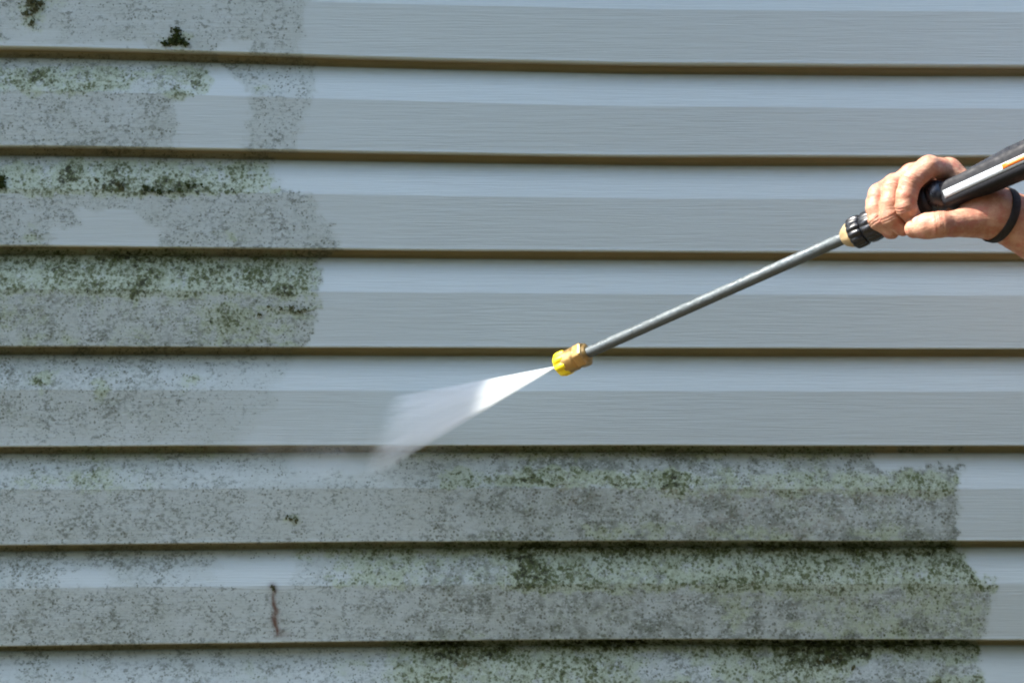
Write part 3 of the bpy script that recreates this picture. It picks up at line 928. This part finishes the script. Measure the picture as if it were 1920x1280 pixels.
f_[-1, :, :] = 1
hv, hf = surface_nets(f_, lo_, RES)
# skin folds over the finger joints
def fold(chain_, idx, offs, deep=.0007, reach=.0125):
    j_ = chain_[idx][0]
    dr_ = chain_[min(idx + 1, len(chain_) - 1)][1] - chain_[idx - 1][0]
    dr_ = dr_ / np.linalg.norm(dr_)
    rel = hv - j_
    t_ = rel @ dr_
    rad = rel - t_[:, None] * dr_
    rl = np.linalg.norm(rad, axis=1)
    m_ = (rl < reach) & (np.abs(t_) < .006)
    wgl = (fbm(hv[:, 0] / .003, hv[:, 2] / .003, 5, 2) - .5) * .0012
    d_ = sum(np.exp(-((t_ - o_ + wgl) / .0007) ** 2) for o_ in offs) * deep
    hv[m_] -= (rad / np.maximum(rl, 1e-6)[:, None] * d_[:, None])[m_]
for ch_ in (fI, fM, fR, fP):
    fold(ch_, 2, (-.0030, -.0008, .0014, .0034), .0006)
    fold(ch_, 4, (-.0014, .0009), .0007)
fold(thumb, 2, (-.003, -.001, .0012, .003), .0006, .014)

# rest of the body on a coarser grid, in the same mesh
FX = 1.02                      # where the person stands
hip = np.array((shoulder_l[0] + .10, shoulder_l[1] + .17, .93))
neck = np.array((hip[0] - .02, hip[1] + .0, 1.44))
sh_l = np.array((neck[0] - .01, neck[1] - .17, 1.37)); sh_r = np.array((neck[0] + .01, neck[1] + .18, 1.38))
head = neck + np.array((-.035, 0, .20))
rh = np.array(rear + dn * .05)
elb_r = np.array((rh[0] + .20, sh_r[1] + .03, rh[2] - .14))
if elb_r[1] > -.09: elb_r[1] = -.09
sh_r[1] = min(sh_r[1], -.13)
def body_groups():
    g1 = [(wr3 - (elbow - wr) * .03, mid, 24.5 * mm, 38 * mm), (mid, elbow, 38 * mm, 37 * mm), (elbow, sh_l, .040, .052)]
    g1b = [(wr3 + np.array((0, 0, .006)) - (elbow - wr) * .03, mid, 19 * mm, 30 * mm), (wr3 + np.array((0, 0, -.010)) - (elbow - wr) * .03, mid, 20 * mm, 30 * mm)]
    tor = [(sh_l, sh_r, .060, .060), (np.array((neck[0], neck[1] - .09, 1.30)), np.array((hip[0], hip[1] - .08, .98)), .10, .095),
           (np.array((neck[0], neck[1] + .09, 1.30)), np.array((hip[0], hip[1] + .08, .98)), .10, .095), (neck + np.array((0, 0, -.06)), head + np.array((0.01, 0, -.06)), .062, .058)]
    hd = [(head + np.array((.01, 0, .02)), head + np.array((0, 0, .03)), .092, .09), (head + np.array((-.03, 0, -.06)), head + np.array((-.04, 0, -.04)), .052, .055),
          (head + np.array((-.088, 0, .0)), head + np.array((-.108, 0, -.03)), .010, .015)]
    ears = [(head + np.array((.005, s * .078, -.025)), head + np.array((.01, s * .083, .01)), .012, .016) for s in (1, -1)]
    ra = [(sh_r, elb_r, .052, .040), (elb_r, rh + np.array((.03, .0, -.01)), .040, .026), (rh + np.array((.03, 0, -.01)), rh + np.array((.012, .018, 0)), .026, .022)]
    legs = []
    for s, st in ((-1, -.22), (1, .16)):
        h_ = hip + np.array((0, s * .09, -.03)); k_ = np.array((hip[0] + st * .45 - .03, hip[1] + s * .11, .49)); a_ = np.array((hip[0] + st, hip[1] + s * .12, .09))
        legs += [[(h_, k_, .088, .060), (k_, a_, .058, .040), (a_, a_ + np.array((-.15, 0, -.045)), .042, .032)]]
    fg = []
    for i in range(4):
        c_ = rh - np.array(dn) * (.028 - .019 * i)
        fg.append(([(c_ + np.array((.012, .022, 0)), c_ + np.array((-.014, .024, 0)), .0095, .0092), (c_ + np.array((-.014, .024, 0)), c_ + np.array((-.026, .002, 0)), .0092, .0085),
                    (c_ + np.array((-.026, .002, 0)), c_ + np.array((-.012, -.022, 0)), .0085, .0075)], .003, .002))
    c_ = rh - np.array(dn) * .042
    fg.append(([(c_ + np.array((.02, -.005, -.01)), c_ + np.array((.0, -.022, 0)), .012, .011), (c_ + np.array((.0, -.022, 0)), c_ + np.array((-.022, -.022, 0)), .011, .009)], .004, .004))
    return [(g1, .012, 1), (g1b, .012, .012), (tor, .05, .035), (hd, .03, .03), (ears, .004, .006), (ra, .012, .04)] + [(l_, .02, .05) for l_ in legs] + fg
bgr = body_groups()
ball = np.array([q for g_, _, _ in bgr for a in g_ for q in (a[0], a[1])])
blo = ball.min(0) - .12; bhi = ball.max(0) + .12
BRES = .0085
bf, blo_ = field(bgr, blo, bhi, BRES)
i0 = int(round((wr3[0] - (elbow - wr)[0] * .02 - blo_[0]) / BRES))
bf[:max(i0, 0), :, :][:, blo_[1] + BRES * np.arange(bf.shape[1]) < rh[1] - 99, :] = 1
bv, bfc = surface_nets(bf, blo_, BRES)

SK = MB("skin")

mott = SK.noise(70, 5, .7)
red = SK.noise(110, 3, .6)
base_s = SK.mix(SK.ramp(mott, .35, .65), (0.34, 0.150, 0.088), (0.47, 0.265, 0.170))
base_s = SK.mix(SK.ramp(red, .46, .66, 0, .65), base_s, (0.38, 0.120, 0.080))
SK.set(Base_Color=base_s, Roughness=SK.ramp(SK.noise(300, 3), .3, .7, .42, .6), Specular_IOR_Level=.4)
SK.b.subsurface_method = 'RANDOM_WALK'
SK.set(Subsurface_Weight=.12)
SK.b.inputs["Subsurface Radius"].default_value = (.006, .002, .001)
SK.b.inputs["Subsurface Scale"].default_value = 1.0
cr = SK.n("ShaderNodeTexVoronoi"); cr.feature = 'DISTANCE_TO_EDGE'; cr.inputs["Scale"].default_value = 420
SK.l(SK.coord((1, 1, .55)), cr.inputs["Vector"])
wrn = SK.noise(150, 5, .65, co=SK.coord((.6, 1, 1.5)))
SK.set(Normal=SK.bump(cr.outputs["Distance"], .25, .0004, SK.bump(wrn, .55, .0022)))

person = None
Vb = np.concatenate([hv, bv]); Fb = np.concatenate([hf, bfc + len(hv)])
pme = bpy.data.meshes.new("person")
origin = np.array((hip[0], hip[1], 0.0))
pme.from_pydata((Vb - origin).tolist(), [], Fb.tolist())
pme.update()
pme.polygons.foreach_set("use_smooth", [True] * len(pme.polygons))
pme.materials.append(SK.m)
person = bpy.data.objects.new("person", pme)
sc.collection.objects.link(person)
person.location = origin
md = person.modifiers.new("smooth", 'SMOOTH'); md.factor = .5; md.iterations = 1
bpy.context.view_layer.update()
tag(person, "person reaching in from the right, hand with dark wrist strap gripping the lance", "person")

# clothing
m_shirt = simple("blue_grey_shirt", (0.10, 0.14, 0.20), .9, nscale=30, amt=.15, bump=.5, bscale=500)
m_jean = simple("denim", (0.035, 0.05, 0.09), .9, nscale=60, amt=.25, bump=.5, bscale=500)
m_boot = simple("brown_boot_leather", (0.06, 0.04, 0.025), .6, nscale=60, amt=.25)
m_hair = simple("grey_brown_hair", (0.09, 0.075, 0.06), .7, nscale=200, amt=.5, bump=.8, bscale=300)
def cloth(name, g, mat, res=.011, cut=None):
    pts = np.array([q for g_, _, _ in g for a in g_ for q in (a[0], a[1])])
    f2, l2 = field(g, pts.min(0) - .15, pts.max(0) + .15, res)
    if cut is not None:
        gx = [l2[i] + res * np.arange(f2.shape[i]) for i in range(3)]
        X_, Y_, Z_ = np.meshgrid(*gx, indexing='ij')
        f2 = np.maximum(f2, cut(X_, Y_, Z_))
    v2, q2 = surface_nets(f2, l2, res)
    return mesh_obj(name, v2, q2, mat, person)
tor = bgr[2][0]
def grow(g_, d): return [(a, b, ra + d, rb_ + d) for a, b, ra, rb_ in g_]
half_l = sh_l + (elbow - sh_l) * .62; half_r = sh_r + (elb_r - sh_r) * .62
cloth("shirt", [(grow(tor[:3], .012), .05, 1), ([(sh_l, half_l, .066, .060)], .01, .035), ([(sh_r, half_r, .066, .060)], .01, .035)], m_shirt, cut=lambda x, y, z: (.90 - z))
legs = [g_[0] for g_ in bgr[6:8]]
cloth("trousers", [(grow([(np.array((hip[0], hip[1] - .07, .95)), np.array((hip[0], hip[1] + .07, .95)), .10, .10)], .008), .03, 1)] + [(grow(l_[:2], .014), .02, .04) for l_ in legs], m_jean,
      cut=lambda x, y, z: np.maximum(z - 1.0, .10 - z))
for l_ in legs:
    a_, b_ = l_[2][0], l_[2][1]
    cloth("boot", [([(a_ + np.array((.02, 0, .02)), a_ + np.array((.02, 0, -.035)), .052, .055), (a_ + np.array((.02, 0, -.035)), b_ + np.array((-.01, 0, -.005)), .055, .048)], .02, 1)], m_boot, .008,
          cut=lambda x, y, z: .002 - z)
cloth("hair", [([(head + np.array((.02, 0, .035)), head + np.array((.015, 0, .045)), .100, .098), (head + np.array((.05, 0, -.02)), head + np.array((.05, 0, .01)), .07, .08)], .02, 1)], m_hair, .007,
      cut=lambda x, y, z: (head[0] - .055 + (z - head[2] - .10) * -.35) - x)
for s in (1, -1):
    c_ = Vector(head + np.array((-.083, s * .032, .005)))
    for nm, rr, off_, mt in (("eye", .012, 0, simple("eye_white", (.7, .68, .64), .2)), ):
        vv, ff = [], []
        for i in range(9):
            for j in range(12):
                th2_ = i / 8 * math.pi; ph = j / 12 * 2 * math.pi
                vv.append(c_ + Vector((math.cos(th2_) * rr * .8, math.sin(th2_) * math.cos(ph) * rr, math.sin(th2_) * math.sin(ph) * rr * .7)))
        for i in range(8):
            for j in range(12):
                ff.append((i * 12 + j, i * 12 + (j + 1) % 12, (i + 1) * 12 + (j + 1) % 12, (i + 1) * 12 + j))
        mesh_obj(nm, vv, ff, mt, person)
# mouth
mv = [Vector(head + np.array((-.096 + abs(a) * .012, a * .026, -.062 + b * .004))) for a in (-1, -.5, 0, .5, 1) for b in (-1, 1)]
mesh_obj("mouth", mv, [(i * 2, i * 2 + 2, i * 2 + 3, i * 2 + 1) for i in range(4)], simple("lip", (.4, .16, .13), .5), person)

# thumb nail: a curved plate seated on the thumb tip, facing up and to the camera
tdir = Vector(Hp(1714, 429, 24) - Hp(1742, 423, 25)).normalized()
nup = Vector((-.05, -.30, .95)); nup = (nup - tdir * nup.dot(tdir)).normalized()
nside = tdir.cross(nup).normalized()
nc = Vector(Hp(1731, 425, 24.5))
nv_, nf_ = [], []
for i in range(9):
    for j in range(9):
        a = (i / 8 * 2 - 1); b = (j / 8 * 2 - 1)
        ang = a * R(48); ll = .0065 * (1 - .22 * a * a) if b > 0 else .0062 * (1 - .1 * a * a)
        r_ = .01085 - .0012 * max(0, b)
        nv_.append(nc + tdir * (b * ll) + (nup * math.cos(ang) + nside * math.sin(ang)) * r_)
for i in range(8):
    for j in range(8):
        a = i * 9 + j
        nf_.append((a, a + 9, a + 10, a + 1))
m_nail = simple("fingernail", (0.62, 0.40, 0.32), .28, nscale=200, amt=.1)
nail = mesh_obj("thumbnail", nv_, nf_, m_nail, person); solid(nail, .0005)

# wrist strap: band round the wrist, lying on the skin
sa = wr + (elbow - wr) * .004
adir = Vector(elbow - wr).normalized()
adir = (adir + Vector((.0, .25, .07))).normalized()
su = (Vector((0, 0, 1)) - adir * adir.z).normalized(); sv_ = adir.cross(su).normalized()
prims = [g_ for gg in (palm + hypo, arm, thenar) for g_ in gg]
def sdf_at(p):
    p = np.array([p])
    d = None
    for prim, kin, kout in groups[:3]:
        e = None
        for a, b, ra, rb_ in prim:
            q_ = polydist(p, a, b, ra, rb_); e = q_ if e is None else smin(e, q_, kin)
        d = e if d is None else smin(d, e, kout)
    return float(d[0])
def radial(c, dr):
    lo2, hi2 = .005, .06
    for _ in range(22):
        m2 = (lo2 + hi2) / 2
        if sdf_at(np.array(c) + np.array(dr) * m2) < 0: lo2 = m2
        else: hi2 = m2
    return hi2
bvs, bfs = [], []
NS = 56
prof = [(-.0036, .0002), (-.0038, .0012), (-.0022, .0018), (.0022, .0018), (.0038, .0012), (.0036, .0002)]
for i in range(NS):
    a = i / NS * 2 * math.pi
    dr = su * math.cos(a) + sv_ * math.sin(a)
    for o_, h_ in prof:
        c_ = Vector(sa) + adir * o_
        bvs.append(c_ + dr * (radial(c_, dr) + h_))
m6 = len(prof)
for i in range(NS):
    for j in range(m6):
        a, b = i * m6 + j, ((i + 1) % NS) * m6 + j
        a2, b2 = i * m6 + (j + 1) % m6, ((i + 1) % NS) * m6 + (j + 1) % m6
        bfs.append((a, b, b2, a2))
m_strap = simple("dark_leather_strap", (0.006, 0.0045, 0.004), .7, nscale=150, amt=.3, bump=.4)
shade_auto(mesh_obj("wrist_strap", bvs, bfs, m_strap, person), 50)
